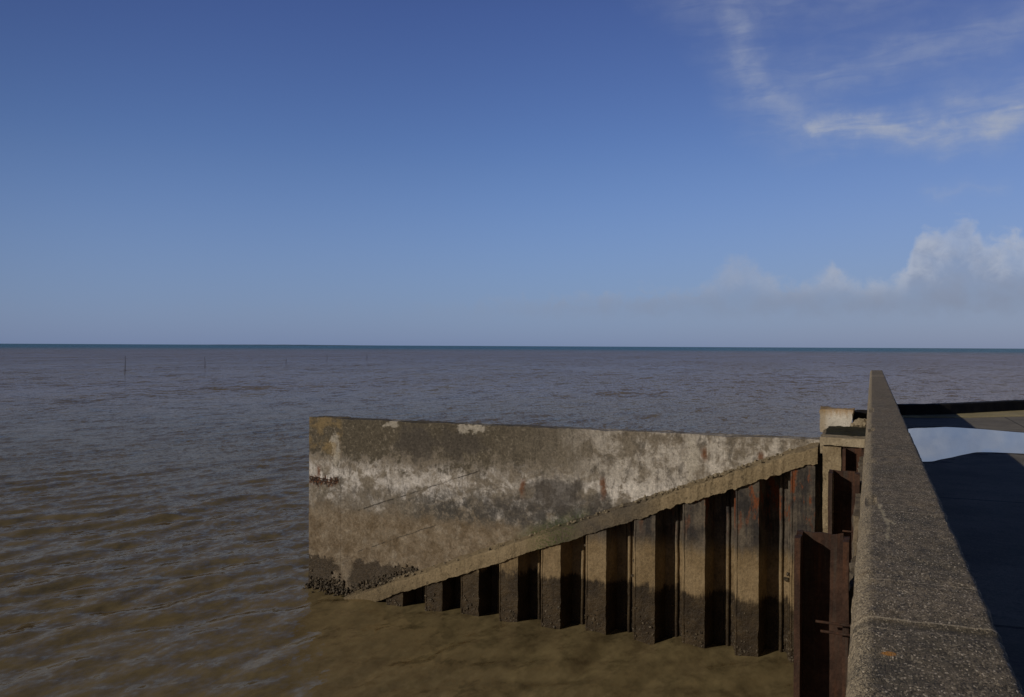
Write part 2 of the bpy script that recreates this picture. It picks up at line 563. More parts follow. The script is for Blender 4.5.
    # spalled pale scars near the coping
    for cx, cz, rx, rz in ((-8.35, 4.06, 0.30, 0.11), (-8.15, 4.1, 0.3, 0.06), (-10.4, 4.08, 0.22, 0.10), (-3.35, 3.6, 0.10, 0.5), (-11.95, 3.4, 0.10, 0.42)):
        e = t.length(t.v('MULTIPLY', t.v('ADD', t.v('SUBTRACT', pos, (cx, 17.3, cz)),
                                          t.v('SCALE', t.v('SUBTRACT', t.noise(pos, 4.0, 9, 0.75, col=True), (0.5, 0.5, 0.5)), 0.75)), (1 / rx, 0, 1 / rz)))
        c = t.mix(t.ss(e, 0.75, 1.25, 0.75, 0), c, (0.40, 0.36, 0.275))
    # yellow-brown lichen on the end bay
    lich = t.mul(t.ss(x, -11.7, -11.9), t.ss(z, 3.0, 3.5), t.ss(mid, 0.45, 0.6))
    c = t.mix(t.m('MULTIPLY', lich, 0.6), c, (0.27, 0.19, 0.08))
    # wet weed band at the water line and round the toe of the cap
    wet = t.ss(t.add(z, t.m('MULTIPLY', t.m('SUBTRACT', mid, 0.5), 0.40), t.m('MULTIPLY', t.m('SUBTRACT', fray, 0.5), 0.7)), 0.72, 0.80, 1, 0)
    pale = t.ss(t.m('ABSOLUTE', t.add(x, 11.45, t.m('MULTIPLY', mid, 0.5), t.m('MULTIPLY', t.m('SUBTRACT', fray, 0.5), 0.9))), 0.15, 0.3)
    c = t.mix(t.mul(wet, t.lin(pale, 0, 1, 0.25, 0.94)), c, t.mix(fine, (0.022, 0.016, 0.009), (0.062, 0.044, 0.024)))
    # green weed above the cap
    gr = t.mul(t.ss(x, -7.5, -6.7), t.ss(x, -5.3, -5.9), t.ss(t.m('SUBTRACT', z, t.m('MULTIPLY', t.m('ADD', x, 9.2), 0.3925)), 1.20, 0.82), t.ss(fine, 0.35, 0.55))
    c = t.mix(t.m('MULTIPLY', gr, 0.9), c, (0.045, 0.062, 0.015))
    # thin dark lines, mostly slanting, broken up by noise
    wob = t.m('MULTIPLY', t.m('SUBTRACT', t.noise(pos, 3, 4, 0.6), 0.5), 0.10)
    P2 = t.comb(x, t.add(z, wob), 0.0)
    for a, b_, wd, amt in (((-11.3, 1.98), (-8.1, 3.12), 0.028, 0.85), ((-11.3, 1.0), (-9.1, 1.85), 0.022, 0.75), ((-9.1, 1.85), (-7.4, 2.3), 0.016, 0.4),
                           ((-8.95, 2.75), (-8.6, 2.0), 0.025, 0.5), ((-7.2, 3.4), (-6.9, 2.5), 0.02, 0.35)):
        c = t.mix(t.mul(t.ss(t.seg(P2, a, b_), wd * 0.2, wd * 0.8, amt, 0), t.ss(fray, 0.42, 0.54, 0.08, 1)), c, (0.04, 0.034, 0.026))
    # rust weeping out of buried steel
    for cx, cz, ht in ((-5.22, 3.12, 0.5), (-7.05, 2.95, 0.45), (-3.1, 3.85, 0.3), (-12.45, 2.95, 0.35), (-2.0, 3.85, 0.25)):
        dx = t.m('ABSOLUTE', t.add(x, -cx, t.m('MULTIPLY', wob, 1.2), t.m('MULTIPLY', t.m('SUBTRACT', fine, 0.5), 0.16)))
        fall = t.mul(t.ss(dx, 0.015, 0.09, 1, 0), t.ss(fray, 0.36, 0.5, 0.3, 1), t.band(t.add(z, t.m('MULTIPLY', t.m('SUBTRACT', fray, 0.5), 0.35)), cz - ht, cz - ht * 0.3, cz - 0.05, cz + 0.1))
        c = t.mix(t.m('MULTIPLY', fall, 0.9), c, (0.14, 0.056, 0.022))
    slot = t.mul(t.ss(x, -11.82, -11.9), t.band(t.add(z, t.m('MULTIPLY', t.m('SUBTRACT', fray, 0.5), 0.5), t.m('MULTIPLY', t.m('SUBTRACT', rain, 0.5), 0.45)), 2.45, 2.56, 2.68, 2.74), t.ss(t.noise(pos, 9, 5, 0.7), 0.38, 0.5, 0.25, 1))
    c = t.mix(slot, c, t.mix(t.ss(fine, 0.45, 0.6), (0.03, 0.02, 0.014), (0.12, 0.05, 0.02)))
    c = t.scale_col(c, t.mul(t.lin(fine, 0.25, 0.75, 0.58, 1.42), t.lin(speck, 0.3, 0.7, 0.78, 1.22)))
    c = t.mix(1.0, c, (0.98, 1.0, 1.10), 'MULTIPLY')
    pit = t.ss(t.noise(pos, 34, 3, 0.6), 0.66, 0.72)
    c = t.mix(t.m('MULTIPLY', pit, 0.6), c, (0.04, 0.034, 0.025))
    t.put(b.inputs['Base Color'], c)
    t.put(b.inputs['Roughness'], t.lin(wet, 0, 1, 0.92, 0.5))
    h = t.add(t.m('MULTIPLY', mid, 0.8), t.m('MULTIPLY', fine, 0.55), t.m('MULTIPLY', speck, 0.25), t.m('MULTIPLY', pit, -0.5))
    bump(t, b, h, 0.8, 0.035)
    return m


def mat_cap():
    m, t, b, pos = material("rough_cap_concrete")
    x, y, z = t.xyz(pos)
    mid = t.noise(pos, 3.0, 6, 0.65)
    fine = t.noise(pos, 22, 5, 0.7)
    c = t.mix(mid, (0.15, 0.115, 0.065), (0.30, 0.235, 0.145))
    grey = t.mul(t.ss(x, -6.6, -5.9), t.ss(x, -3.6, -4.6))
    c = t.mix(t.m('MULTIPLY', grey, t.ss(mid, 0.25, 0.6, 1.0, 0.7)), c, (0.082, 0.070, 0.055))
    c = t.mix(t.mul(t.ss(z, 0.8, 0.25), 0.6), c, (0.11, 0.085, 0.05))
    c = t.mix(t.mul(t.ss(x, -6.9, -6.4), t.ss(x, -5.4, -5.9), t.ss(fine, 0.42, 0.6), 0.8), c, (0.05, 0.065, 0.018))
    c = t.mix(t.ss(t.noise(pos, 9, 5, 0.7), 0.58, 0.68, 0, 0.7), c, (0.045, 0.036, 0.024))
    c = t.scale_col(c, t.lin(fine, 0.25, 0.75, 0.65, 1.35))
    t.put(b.inputs['Base Color'], c)
    b.inputs['Roughness'].default_value = 0.9
    bump(t, b, t.add(mid, t.m('MULTIPLY', fine, 0.6)), 0.9, 0.05)
    return m


def mat_pile():
    m, t, b, pos = material("silted_sheet_pile_steel")
    x, y, z = t.xyz(pos)
    mid = t.noise(pos, 2.3, 6, 0.65)
    fine = t.noise(pos, 18, 5, 0.7)
    streak = t.noise(t.map(pos, sc=(14, 14, 0.9)), 1.0, 5, 0.65, 0.3)
    zz = t.add(z, t.m('MULTIPLY', t.m('SUBTRACT', mid, 0.5), 0.5), t.m('MULTIPLY', t.m('SUBTRACT', streak, 0.5), 0.35))
    up = t.mix(t.ss(t.add(t.m('MULTIPLY', streak, 0.4), t.m('MULTIPLY', mid, 0.6)), 0.38, 0.62), (0.030, 0.027, 0.026), (0.118, 0.098, 0.074))
    rust = t.mul(t.ss(t.noise(t.map(pos, sc=(5, 5, 1.6)), 1.0, 5, 0.7), 0.52, 0.62), t.ss(zz, 2.0, 3.0))
    up = t.mix(rust, up, (0.15, 0.048, 0.018))
    silt = t.mix(t.ss(mid, 0.3, 0.7), (0.165, 0.118, 0.062), (0.25, 0.185, 0.105))
    wet = t.mix(t.ss(mid, 0.3, 0.7), (0.017, 0.011, 0.006), (0.048, 0.032, 0.015))
    c = t.mix(t.ss(zz, 1.75, 2.15), silt, up)
    c = t.mix(t.mul(t.ss(fine, 0.60, 0.72), t.ss(z, 2.2, 1.8), 0.6), c, (0.10, 0.055, 0.025))
    c = t.mix(t.ss(zz, 0.98, 1.12, 0.96, 0), c, wet)
    c = t.scale_col(c, t.lin(fine, 0.25, 0.75, 0.62, 1.38))
    t.put(b.inputs['Base Color'], c)
    t.put(b.inputs['Roughness'], t.ss(zz, 0.9, 1.15, 0.55, 0.85))
    bump(t, b, t.add(mid, t.m('MULTIPLY', fine, 0.8), t.m('MULTIPLY', streak, 0.4)), 0.8, 0.03)
    return m


def mat_rust():
    m, t, b, pos = material("rusted_steel")
    x, y, z = t.xyz(pos)
    mid = t.noise(pos, 3.5, 6, 0.65)
    fine = t.noise(pos, 30, 5, 0.7)
    streak = t.noise(t.map(pos, sc=(16, 16, 0.8)), 1.0, 5, 0.65, 0.3)
    c = t.mix(t.ss(mid, 0.3, 0.7), (0.026, 0.013, 0.009), (0.070, 0.037, 0.024))
    c = t.mix(t.ss(streak, 0.5, 0.72, 0, 0.6), c, (0.10, 0.042, 0.02))
    c = t.mix(t.ss(streak, 0.48, 0.3, 0, 0.6), c, (0.055, 0.047, 0.038))
    c = t.scale_col(c, t.lin(fine, 0.25, 0.75, 0.6, 1.4))
    t.put(b.inputs['Base Color'], c)
    b.inputs['Roughness'].default_value = 0.8
    bump(t, b, t.add(mid, t.m('MULTIPLY', fine, 0.8)), 0.7, 0.012)
    return m


def mat_simple(name, c0, c1, sc, rough=0.88, bdist=0.02, dark=None, damt=0.6, fs=40):
    m, t, b, pos = material(name)
    mid = t.noise(pos, sc, 6, 0.65, 0.2)
    fine = t.noise(pos, fs, 5, 0.7)
    c = t.mix(t.ss(mid, 0.3, 0.7), c0, c1)
    if dark:
        c = t.mix(t.ss(t.noise(pos, sc * 2.3, 5, 0.7), 0.55, 0.68, 0, damt), c, dark)
    c = t.scale_col(c, t.lin(fine, 0.25, 0.75, 0.68, 1.32))
    t.put(b.inputs['Base Color'], c)
    b.inputs['Roughness'].default_value = rough
    bump(t, b, t.add(mid, t.m('MULTIPLY', fine, 0.7)), 0.8, bdist)
    return m


def mat_block():
    m, t, b, pos = material("whitewashed_block")
    x, y, z = t.xyz(pos)
    mid = t.noise(pos, 6, 6, 0.65)
    fine = t.noise(pos, 40, 5, 0.7)
    drip = t.noise(t.map(pos, sc=(16, 16, 3)), 1.0, 5, 0.65)
    c = t.mix(mid, (0.44, 0.41, 0.35), (0.68, 0.64, 0.57))
    lich = t.ss(t.add(z, t.m('MULTIPLY', t.m('SUBTRACT', drip, 0.5), 0.35)), 4.47, 4.68)
    c = t.mix(t.m('MULTIPLY', lich, 0.75), c, t.mix(fine, (0.22, 0.12, 0.035), (0.36, 0.22, 0.08)))
    c = t.mix(t.ss(x, -0.78, -0.92, 0, 0.6), c, (0.24, 0.17, 0.08))
    c = t.mix(t.ss(t.noise(pos, 12, 5, 0.7), 0.58, 0.68, 0, 0.5), c, (0.14, 0.11, 0.08))
    c = t.scale_col(c, t.lin(fine, 0.25, 0.75, 0.75, 1.25))
    t.put(b.inputs['Base Color'], c)
    b.inputs['Roughness'].default_value = 0.9
    bump(t, b, t.add(mid, t.m('MULTIPLY', fine, 0.6)), 0.8, 0.02)
    return m


M_WATER = mat_water()
M_PUDDLE = mat_puddle()
M_PARAPET = mat_parapet()
M_WING = mat_wing()
M_CAP = mat_cap()
M_PILE = mat_pile()
M_RUST = mat_rust()
M_BLOCK = mat_block()

def mat_deck():
    m, t, b, pos = material("deck_concrete")
    x, y, z = t.xyz(pos)
    mid = t.noise(pos, 0.8, 7, 0.68, 0.3)
    fine = t.noise(pos, 55, 5, 0.75)
    grit = t.noise(pos, 9, 6, 0.7)
    c = t.mix(t.ss(mid, 0.3, 0.7), (0.145, 0.130, 0.102), (0.245, 0.220, 0.170))
    c = t.mix(t.ss(grit, 0.56, 0.68, 0, 0.55), c, (0.085, 0.075, 0.058))
    wob = t.m('MULTIPLY', t.m('SUBTRACT', grit, 0.5), 0.05)
    for sk, off, per in ((x, 2.65, 3.6), (y, 1.2, 4.4)):
        f = t.m('ABSOLUTE', t.m('SUBTRACT', t.m('FRACT', t.m('DIVIDE', t.add(sk, off, wob), per)), 0.5))
        c = t.mix(t.ss(f, 0.003, 0.006, 0.8, 0), c, (0.035, 0.032, 0.026))
    c = t.scale_col(c, t.lin(fine, 0.25, 0.75, 0.62, 1.38))
    t.put(b.inputs['Base Color'], c)
    b.inputs['Roughness'].default_value = 0.88
    bump(t, b, t.add(grit, t.m('MULTIPLY', fine, 0.7)), 0.8, 0.01)
    return m


M_DECK = mat_deck()
M_DAMP = mat_simple("damp_concrete", (0.055, 0.049, 0.038), (0.105, 0.094, 0.072), 3.0, 0.85, 0.008, (0.04, 0.035, 0.027), 0.5, 55)
M_QUAY = mat_simple("quay_concrete", (0.10, 0.08, 0.055), (0.22, 0.18, 0.125), 2.2, 0.9, 0.05, (0.05, 0.04, 0.03), 0.7, 20)
M_LEDGE = mat_simple("pale_ledge_concrete", (0.22, 0.18, 0.12), (0.40, 0.34, 0.24), 3.0, 0.9, 0.03, (0.10, 0.08, 0.05), 0.6, 26)
M_MOSS = mat_simple("black_moss", (0.014, 0.014, 0.008), (0.034, 0.034, 0.018), 4.0, 0.95, 0.04, None, 0.6, 45)
M_POST = mat_simple("weathered_post_concrete", (0.19, 0.145, 0.085), (0.33, 0.265, 0.17), 3.5, 0.9, 0.03, (0.10, 0.075, 0.045), 0.7, 26)
M_KERB = mat_simple("worn_cream_kerb", (0.30, 0.25, 0.13), (0.42, 0.36, 0.20), 1.5, 0.85, 0.01, (0.2, 0.17, 0.1), 0.4, 30)
M_BLACK = mat_simple("beam_and_stub_black", (0.006, 0.005, 0.004), (0.013, 0.011, 0.009), 2.5, 0.9, 0.01, (0.02, 0.016, 0.012), 0.5, 30)
M_MUSSEL = mat_simple("mussel_shells", (0.020, 0.016, 0.011), (0.105, 0.080, 0.050), 11.0, 0.6, 0.01, (0.32, 0.28, 0.22), 0.45, 50)
M_RUBBLE = mat_simple("concrete_crumbs", (0.11, 0.09, 0.06), (0.30, 0.25, 0.17), 12.0, 0.9, 0.01, (0.05, 0.04, 0.03), 0.5, 50)
M_STAKE = mat_simple("dark_wet_wood", (0.03, 0.026, 0.024), (0.06, 0.05, 0.045), 3.0, 0.8, 0.01)
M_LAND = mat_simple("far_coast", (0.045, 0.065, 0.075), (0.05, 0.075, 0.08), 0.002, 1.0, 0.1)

# ------------------------------------------------------------------ sea
def sea():
    rnd = np.random.default_rng(11)
    view = math.pi / 2 + YAW                                 # polar angle of the view axis, from +x
    half = R(44)
    fine = np.linspace(view - half, view + half, 1150)
    coarse = np.linspace(view + half, view - half + 2 * math.pi, 150)[1:-1]
    th = np.concatenate([fine, coarse])
    nth = len(th)
    r = [2.0]
    while r[-1] < 40000:
        q = r[-1]
        if q < 11:
            r.append(q + 0.5)
        elif q < 90:
            r.append(q + max(0.055, q * q / 5040 * 0.75))
        elif q < 400:
            r.append(q * 1.015)
        else:
            r.append(q * 1.12)
    r = np.array(r)
    nr = len(r)
    RR, TT = np.meshgrid(r, th, indexing='ij')
    X = RR * np.cos(TT)
    Y = RR * np.sin(TT)
    Z = np.zeros_like(X)
    DX = np.zeros_like(X)
    DY = np.zeros_like(X)
    main = math.atan2(-0.29, 0.956)
    n = 130
    lam = np.exp(rnd.uniform(np.log(0.22), np.log(3.4), n))
    ang = main + rnd.normal(0, 1.0, n) * np.clip(0.62 - 0.17 * lam, 0.22, 0.6)
    ph = rnd.uniform(0, 2 * math.pi, n)
    k = 2 * math.pi / lam
    # steepness spectrum: strongest around 1.2 - 2.5 m
    st = 0.0225 * np.exp(-((np.log(lam) - np.log(1.25)) / 0.95) ** 2) * rnd.uniform(0.5, 1.4, n)
    # gentle patches of stronger and weaker chop
    env = 1 + 0.35 * np.sin(X * 0.21 + Y * 0.13 + 1) * np.sin(Y * 0.17 - X * 0.06) + 0.25 * np.sin(X * 0.53 - Y * 0.31 + 2)
    for i in range(n):
        a = st[i] / k[i]
        cut = 1 - np.clip((RR - 38 * lam[i] ** 0.5) / (50 * lam[i] ** 0.5), 0, 1)
        p = k[i] * (X * math.cos(ang[i]) + Y * math.sin(ang[i])) + ph[i]
        s, c = np.sin(p), np.cos(p)
        Z += a * s * cut
        DX -= 0.8 * a * c * cut * math.cos(ang[i])
        DY -= 0.8 * a * c * cut * math.sin(ang[i])
    # calmer water in the lee of the quay and wing wall
    lee = np.clip((X + 11) / 5, 0, 1) * np.clip((20 - Y) / 3, 0, 1)
    calm = 1 - 0.12 * lee
    Z *= env * calm
    X2 = X + DX * env * calm
    Y2 = Y + DY * env * calm
    co = np.stack([X2, Y2, Z], -1).reshape(-1, 3)
    idx = np.arange(nr * nth).reshape(nr, nth)
    a = idx[:-1, :]
    b = idx[1:, :]
    a2 = np.roll(a, -1, 1)
    b2 = np.roll(b, -1, 1)
    quads = np.stack([a, b, b2, a2], -1).reshape(-1, 4)
    me = bpy.data.meshes.new("sea")
    me.vertices.add(len(co))
    me.vertices.foreach_set('co', co.astype(np.float32).ravel())
    me.loops.add(quads.size)
    me.loops.foreach_set('vertex_index', quads.astype(np.int32).ravel())
    me.polygons.add(len(quads))
    me.polygons.foreach_set('loop_start', np.arange(0, quads.size, 4, dtype=np.int32))
    me.polygons.foreach_set('loop_total', np.full(len(quads), 4, dtype=np.int32))
    me.update(calc_edges=True)
    o = link("sea", me, M_WATER, smooth=True)
    return tag(o, 'muddy brown sea with small wind waves reaching the horizon', 'sea', kind='structure')


sea()

# faint low coast on the horizon, left
bm = bmesh.new()
N = 90
for i in range(N):
    pass
prev = None
for i in range(N + 1):
    f = i / N
    az_ = R(-44 + f * 12.0)
    d0 = 15500.0
    h = 13 * math.sin(math.pi * f) ** 0.7 * (0.55 + 0.45 * abs(mnoise.noise(Vector((f * 9, 3.1, 0))))) + 0.5
    cs = [(d0 - 900, -30), (d0 - 250, h * 0.7), (d0, h), (d0 + 500, h * 0.8), (d0 + 1500, -30)]
    ring = [bm.verts.new((math.sin(az_) * d, math.cos(az_) * d, z)) for d, z in cs]
    if prev:
        for k in range(len(ring) - 1):
            bm.faces.new((prev[k], prev[k + 1], ring[k + 1], ring[k]))
    prev = ring
o = from_bm("hills", bm, M_LAND, smooth=True)
tag(o, 'faint low strip of coast on the horizon', 'hills', kind='structure')

# ------------------------------------------------------------------ quay: deck, quay wall, parapet
DECK_Z = 4.39
deck_poly = [(0.215, -30), (40, -30), (40, 54.0), (12, 34.2), (3.4, 24.0), (1.69, 21.8), (0.67, 20.9), (0.215, 20.7)]
bm = bmesh.new()
f = bm.faces.new([bm.verts.new((x, y, DECK_Z)) for x, y in deck_poly])
o = from_bm("pavement", bm, M_DECK)
if o.data.polygons[0].normal.z < 0:
    o.data.flip_normals()
tag(o, 'grey concrete quay deck', 'pavement', kind='structure')

# puddle, irregular outline
pts = [(0.22, 16.6), (0.40, 17.3), (0.65, 17.81), (0.82, 18.11), (1.04, 18.44), (1.25, 18.56), (1.48, 18.55), (1.97, 18.34), (2.55, 17.9), (3.4, 17.6), (4.34, 17.45),
       (4.7, 16.6), (4.4, 15.4), (3.62, 14.59), (2.7, 14.42), (2.04, 14.34), (1.61, 14.33), (1.41, 14.25), (1.16, 13.68), (0.93, 13.22),
       (0.75, 12.85), (0.55, 12.7), (0.22, 12.75)]
dense = []
for i, p in enumerate(pts):
    q = pts[(i + 1) % len(pts)]
    for k in range(6):
        u = k / 6
        x, y = p[0] + (q[0] - p[0]) * u, p[1] + (q[1] - p[1]) * u
        if x > 0.3:
            d = mnoise.noise_vector(Vector((x * 2.2, y * 2.2, 0))) * 0.05
            x, y = x + d.x, y + d.y
        dense.append((x, y))
for _ in range(3):
    dense = [((a[0] + 2 * b_[0] + c_[0]) / 4, (a[1] + 2 * b_[1] + c_[1]) / 4)
             for a, b_, c_ in zip(dense[-1:] + dense[:-1], dense, dense[1:] + dense[:1])]
bm = bmesh.new()
bm.faces.new([bm.verts.new((x, y, DECK_Z + 0.004)) for x, y in dense])
o = from_bm("puddle", bm, M_PUDDLE)
if o.data.polygons[0].normal.z < 0:
    o.data.flip_normals()
_o = o
bm = bmesh.new()
cx_, cy_ = 2.3, 16.0
ring = []
for i, (x, y) in enumerate(dense):
    a_, b2 = dense[i - 3], dense[(i + 3) % len(dense)]
    tx, ty = b2[0] - a_[0], b2[1] - a_[1]
    l_ = math.hypot(tx, ty) or 1
    nx, ny = -ty / l_, tx / l_
    if nx * (x - cx_) + ny * (y - cy_) < 0:
        nx, ny = -nx, -ny
    wd = 0.10 + 0.16 * (0.5 + mnoise.noise(Vector((x * 1.7, y * 1.7, 4)))) + 0.05 * mnoise.noise(Vector((x * 7, y * 7, 9)))
    ring.append((max(0.218, x + nx * max(0.02, wd)), y + ny * max(0.02, wd)))
bm.faces.new([bm.verts.new((x, y, DECK_Z + 0.002)) for x, y in ring])
bmesh.ops.triangulate(bm, faces=bm.faces)
d_ = from_bm("damp_patch", bm, M_DAMP)
if d_.data.polygons[0].normal.z < 0:
    d_.data.flip_normals()
tag(d_, 'damp dark margin on the deck round the puddle', 'damp patch', kind='structure')
o = _o
tag(o, 'shallow rain puddle on the quay deck mirroring the sky', 'puddle', kind='structure')

# quay body under the deck
quay = empty("quay_wall", (0, 18, 0))
tag(quay, 'stained concrete quay wall dropping to the water below the parapet', 'quay wall')
body = [(-0.10, -30), (40, -30.0), (39.98, 54.4), (12, 34.6), (3.4, 24.25), (1.69, 22.05), (0.67, 21.1), (-0.10, 20.9)]
from_bm("wall_body", prism_bm(body, -3, DECK_Z - 0.006), M_QUAY, quay)
# broken concrete nosing along the quay face, between the steel channels
for y0, y1, zt in ((8.4, 9.6, 3.75), (9.9, 11.5, 4.10), (12.4, 13.9, 4.12), (14.1, 15.6, 4.08)):
    bm = box_bm(-0.175, -0.09, y0, y1, 2.6, zt, 0.07)
    rough_up(bm, 0.035, 5, 0.018, 17, seed=y0)
    from_bm("nosing", bm, M_QUAY, quay, True)
# return wall behind the corner post, ledge round the corner
bm = box_bm(-0.62, -0.105, 16.66, 18.9, -2.5, 3.99, 0.12)
rough_up(bm, 0.012, 3, 0.01, 11, seed=6)
from_bm('return_wall', bm, M_QUAY, quay, True)
bm = box_bm(-0.88, -0.04, 16.67, 19.3, 3.98, 4.27, 0.07)
rough_up(bm, 0.02, 5, 0.012, 17, seed=2)
from_bm("corner_ledge", bm, M_LEDGE, quay, True)
bm = box_bm(-0.80, -0.04, 16.68, 19.2, 4.23, 4.325, 0.06)
rough_up(bm, 0.03, 4, 0.016, 15, seed=5)
from_bm("moss_cover", bm, M_MOSS, quay, True)

# parapet: swept section with a rounded seaward arris, finer rings near the eye
prof = [(0.0, -1.10), (-0.034, -1.10)]
prof += [(-0.034, -0.6), (-0.034, -0.2), (-0.034, -0.06), (-0.033, -0.04), (-0.028, -0.022), (-0.018, -0.010), (-0.007, -0.003)]
prof += [(x, 0.0) for x in np.linspace(0.003, 0.198, 27)]
prof += [(0.205, -0.003), (0.210, -0.010), (0.212, -0.03), (0.212, -0.3), (0.212, -0.7), (0.212, -1.10)]
ys = [-12.0]
while ys[-1] < 20.35:
    y = ys[-1]
    ys.append(y + (0.5 if y < 0 else 0.012 if y < 2.2 else 0.025 if y < 5 else 0.08))
ys[-1] = 20.35


def par_station(y):
    # sections were poured a touch out of line: tiny steps at the pour joints
    step = 0.0
    for yj, dz in ((1.69, 0.004), (9.3, -0.003), (16.3, 0.004)):
        if y > yj:
            step += dz

    def f(a, b):
        return (a, y, 5.43 + b + step)
    return f


def par_jit(bm):
    for v in bm.verts:
        c = v.co
        top_ = c.z > 5.2
        edge = max(0, 1 - min(abs(c.x - 0.212), abs(c.x + 0.034), abs(c.x)) / 0.02)
        d = mnoise.noise(c * 9) * 0.0025 + mnoise.noise(c * 38) * 0.0016
        if top_:
            c.z += d * (1 + edge)
            c.x += (mnoise.noise(c * 17 + Vector((5, 0, 0))) * 0.0040 + mnoise.noise(c * 55) * 0.002) * edge
            # knocked-off corners here and there
            chip = mnoise.noise(Vector((c.x * 2, c.y * 3.1, 7.7)))
            if edge > 0.3 and chip > 0.33:
                c.z -= (chip - 0.33) * 0.05
        g = math.exp(-((c.y - 1.69) / 0.006) ** 2)
        if top_:
            c.z -= 0.004 * g


o = sweep("parapet_wall", prof, [par_station(y) for y in ys], M_PARAPET, jitter=par_jit, smooth=True)
tag(o, 'long straight grey concrete parapet with speckled aggregate top along the quay edge', 'parapet')

# kerb and black beam on the far deck edge
kerb_line = [(0.30, 20.60), (0.67, 20.70), (1.69, 21.04), (3.17, 22.22), (7.0, 25.1), (12.0, 28.9)]


def strip(line, w0, w1, z0, z1, mat, name, offs=0.0, amp=0.006, parent=None):
    secs = []
    L = []
    for (a, b_) in zip(line[:-1], line[1:]):
        n = max(2, int(math.hypot(b_[0] - a[0], b_[1] - a[1]) / 0.12))
        L += [(a[0] + (b_[0] - a[0]) * i / n, a[1] + (b_[1] - a[1]) * i / n) for i in range(n)]
    L.append(line[-1])
    for i, p in enumerate(L):
        a, b_ = L[max(0, i - 4)], L[min(len(L) - 1, i + 4)]
        tx, ty = b_[0] - a[0], b_[1] - a[1]
        l = math.hypot(tx, ty)
        nx, ny = -ty / l, tx / l
        u = i / (len(L) - 1)
        wd = w0 + (w1 - w0) * u

        def f(a_, b2, p=p, nx=nx, ny=ny, wd=wd):
            o_ = offs + a_ * wd
            return (p[0] + nx * o_, p[1] + ny * o_, z0 + (z1 - z0) * b2)
        secs.append(f)
    pr = [(0, 0), (0, 0.5), (0, 0.92), (0.05, 1.0), (0.35, 1.0), (0.65, 1), (0.95, 1.0), (1, 0.92), (1, 0.5), (1, 0)]
    return sweep(name, pr, secs, mat, parent, jitter=lambda bm: rough_up(bm, amp, 3, amp * 0.6, 14))


o = strip(kerb_line, 0.08, 6.0, DECK_Z - 0.3, DECK_Z + 0.035, M_KERB, "kerb")
tag(o, 'low worn cream kerb strip at the deck end in front of the black beam', 'kerb')
beam_line = [(0.22, 20.70), (0.30, 20.72), (0.72, 20.92), (1.69, 21.72), (3.4, 23.9), (7.0, 28.4), (12.0, 34.3)]
o = strip(beam_line, 0.26, 0.26, DECK_Z + 0.03, 4.66, M_BLACK, "timber_beam", offs=0.03, amp=0.008)
tag(o, 'long black tarred timber beam lying along the far end of the deck', 'beam')

# ------------------------------------------------------------------ wing wall
WY = 17.3
wing = empty("wing_wall", (-7, WY, 0))
tag(wing, 'large weathered concrete wing wall with stained face standing in the sea', 'wing wall')


def wall_panel(name, x0, x1, ztl, ztr, y0=WY, seed=0.0):
    bm = box_bm(x0, x1, y0, WY + 0.42, -2.0, 4.15, 0.085)
    for v in bm.verts:
        u = (v.co.x - x0) / (x1 - x0)
        if v.co.z > 0:
            v.co.z *= (ztl + (ztr - ztl) * u) / 4.15
    for v in bm.verts:
        c = v.co
        e = max(0, 1 - (4.15 - c.z) / 0.12)
        c.y += mnoise.noise(c * 1.3) * 0.012 + mnoise.noise(c * 5 + Vector((seed, 0, 0))) * 0.008
        c.z += (mnoise.noise(c * 2.2) * 0.018 + mnoise.noise(c * 9) * 0.016) * e
        chip = mnoise.noise(Vector((c.x * 1.1, 2.2, 0.5)))
        if e > 0.2 and c.y < WY + 0.2 and chip > 0.25:
            c.z -= (chip - 0.25) * 0.12
            c.y += (chip - 0.25) * 0.10
    return from_bm(name, bm, M_WING, wing, True)


wall_panel("wall_panel", -11.805, -0.82, 4.15, 4.16)
wall_panel("end_panel", -12.73, -11.806, 4.165, 4.155, WY - 0.003, 0.0)

# sloping cap over the sheet piles
SL = 0.3925


def cap_z(x):
    return 0.10 + SL * (x + 10.34)        # underside of the cap


CY = 16.77
prof = [(0, 0.0), (0.0, 0.12), (0.0, 0.27), (0.012, 0.296), (0.15, 0.315), (0.30, 0.325), (0.45, 0.345), (0.56, 0.35), (0.56, 0.12), (0.56, 0.0), (0.3, 0), (0.15, 0)]
xs = np.linspace(-11.9, -0.92, 420)
st = []
for x in xs:
    def f(a, b, x=x):
        k = 1.0 + 0.10 * mnoise.noise(Vector((x * 0.7, 0, 3)))
        zc = cap_z(x) + b * k
        return (x, CY + a, min(zc, 4.10 + 0.05 * a))
    st.append(f)


def cap_jit(bm):
    for v in bm.verts:
        c = v.co
        r_ = 1.0 + 1.2 * max(0, 1 - abs(c.x + 2.8) / 2.2)
        d = mnoise.noise_vector(c * 2.2) * 0.03 + mnoise.noise_vector(c * 7) * 0.026 * r_ + mnoise.noise_vector(c * 21) * 0.014 * r_
        c.z += d.z
        c.y += d.y * 0.8


sweep("capping_beam", prof, st, M_CAP, wing, jitter=cap_jit, smooth=True)

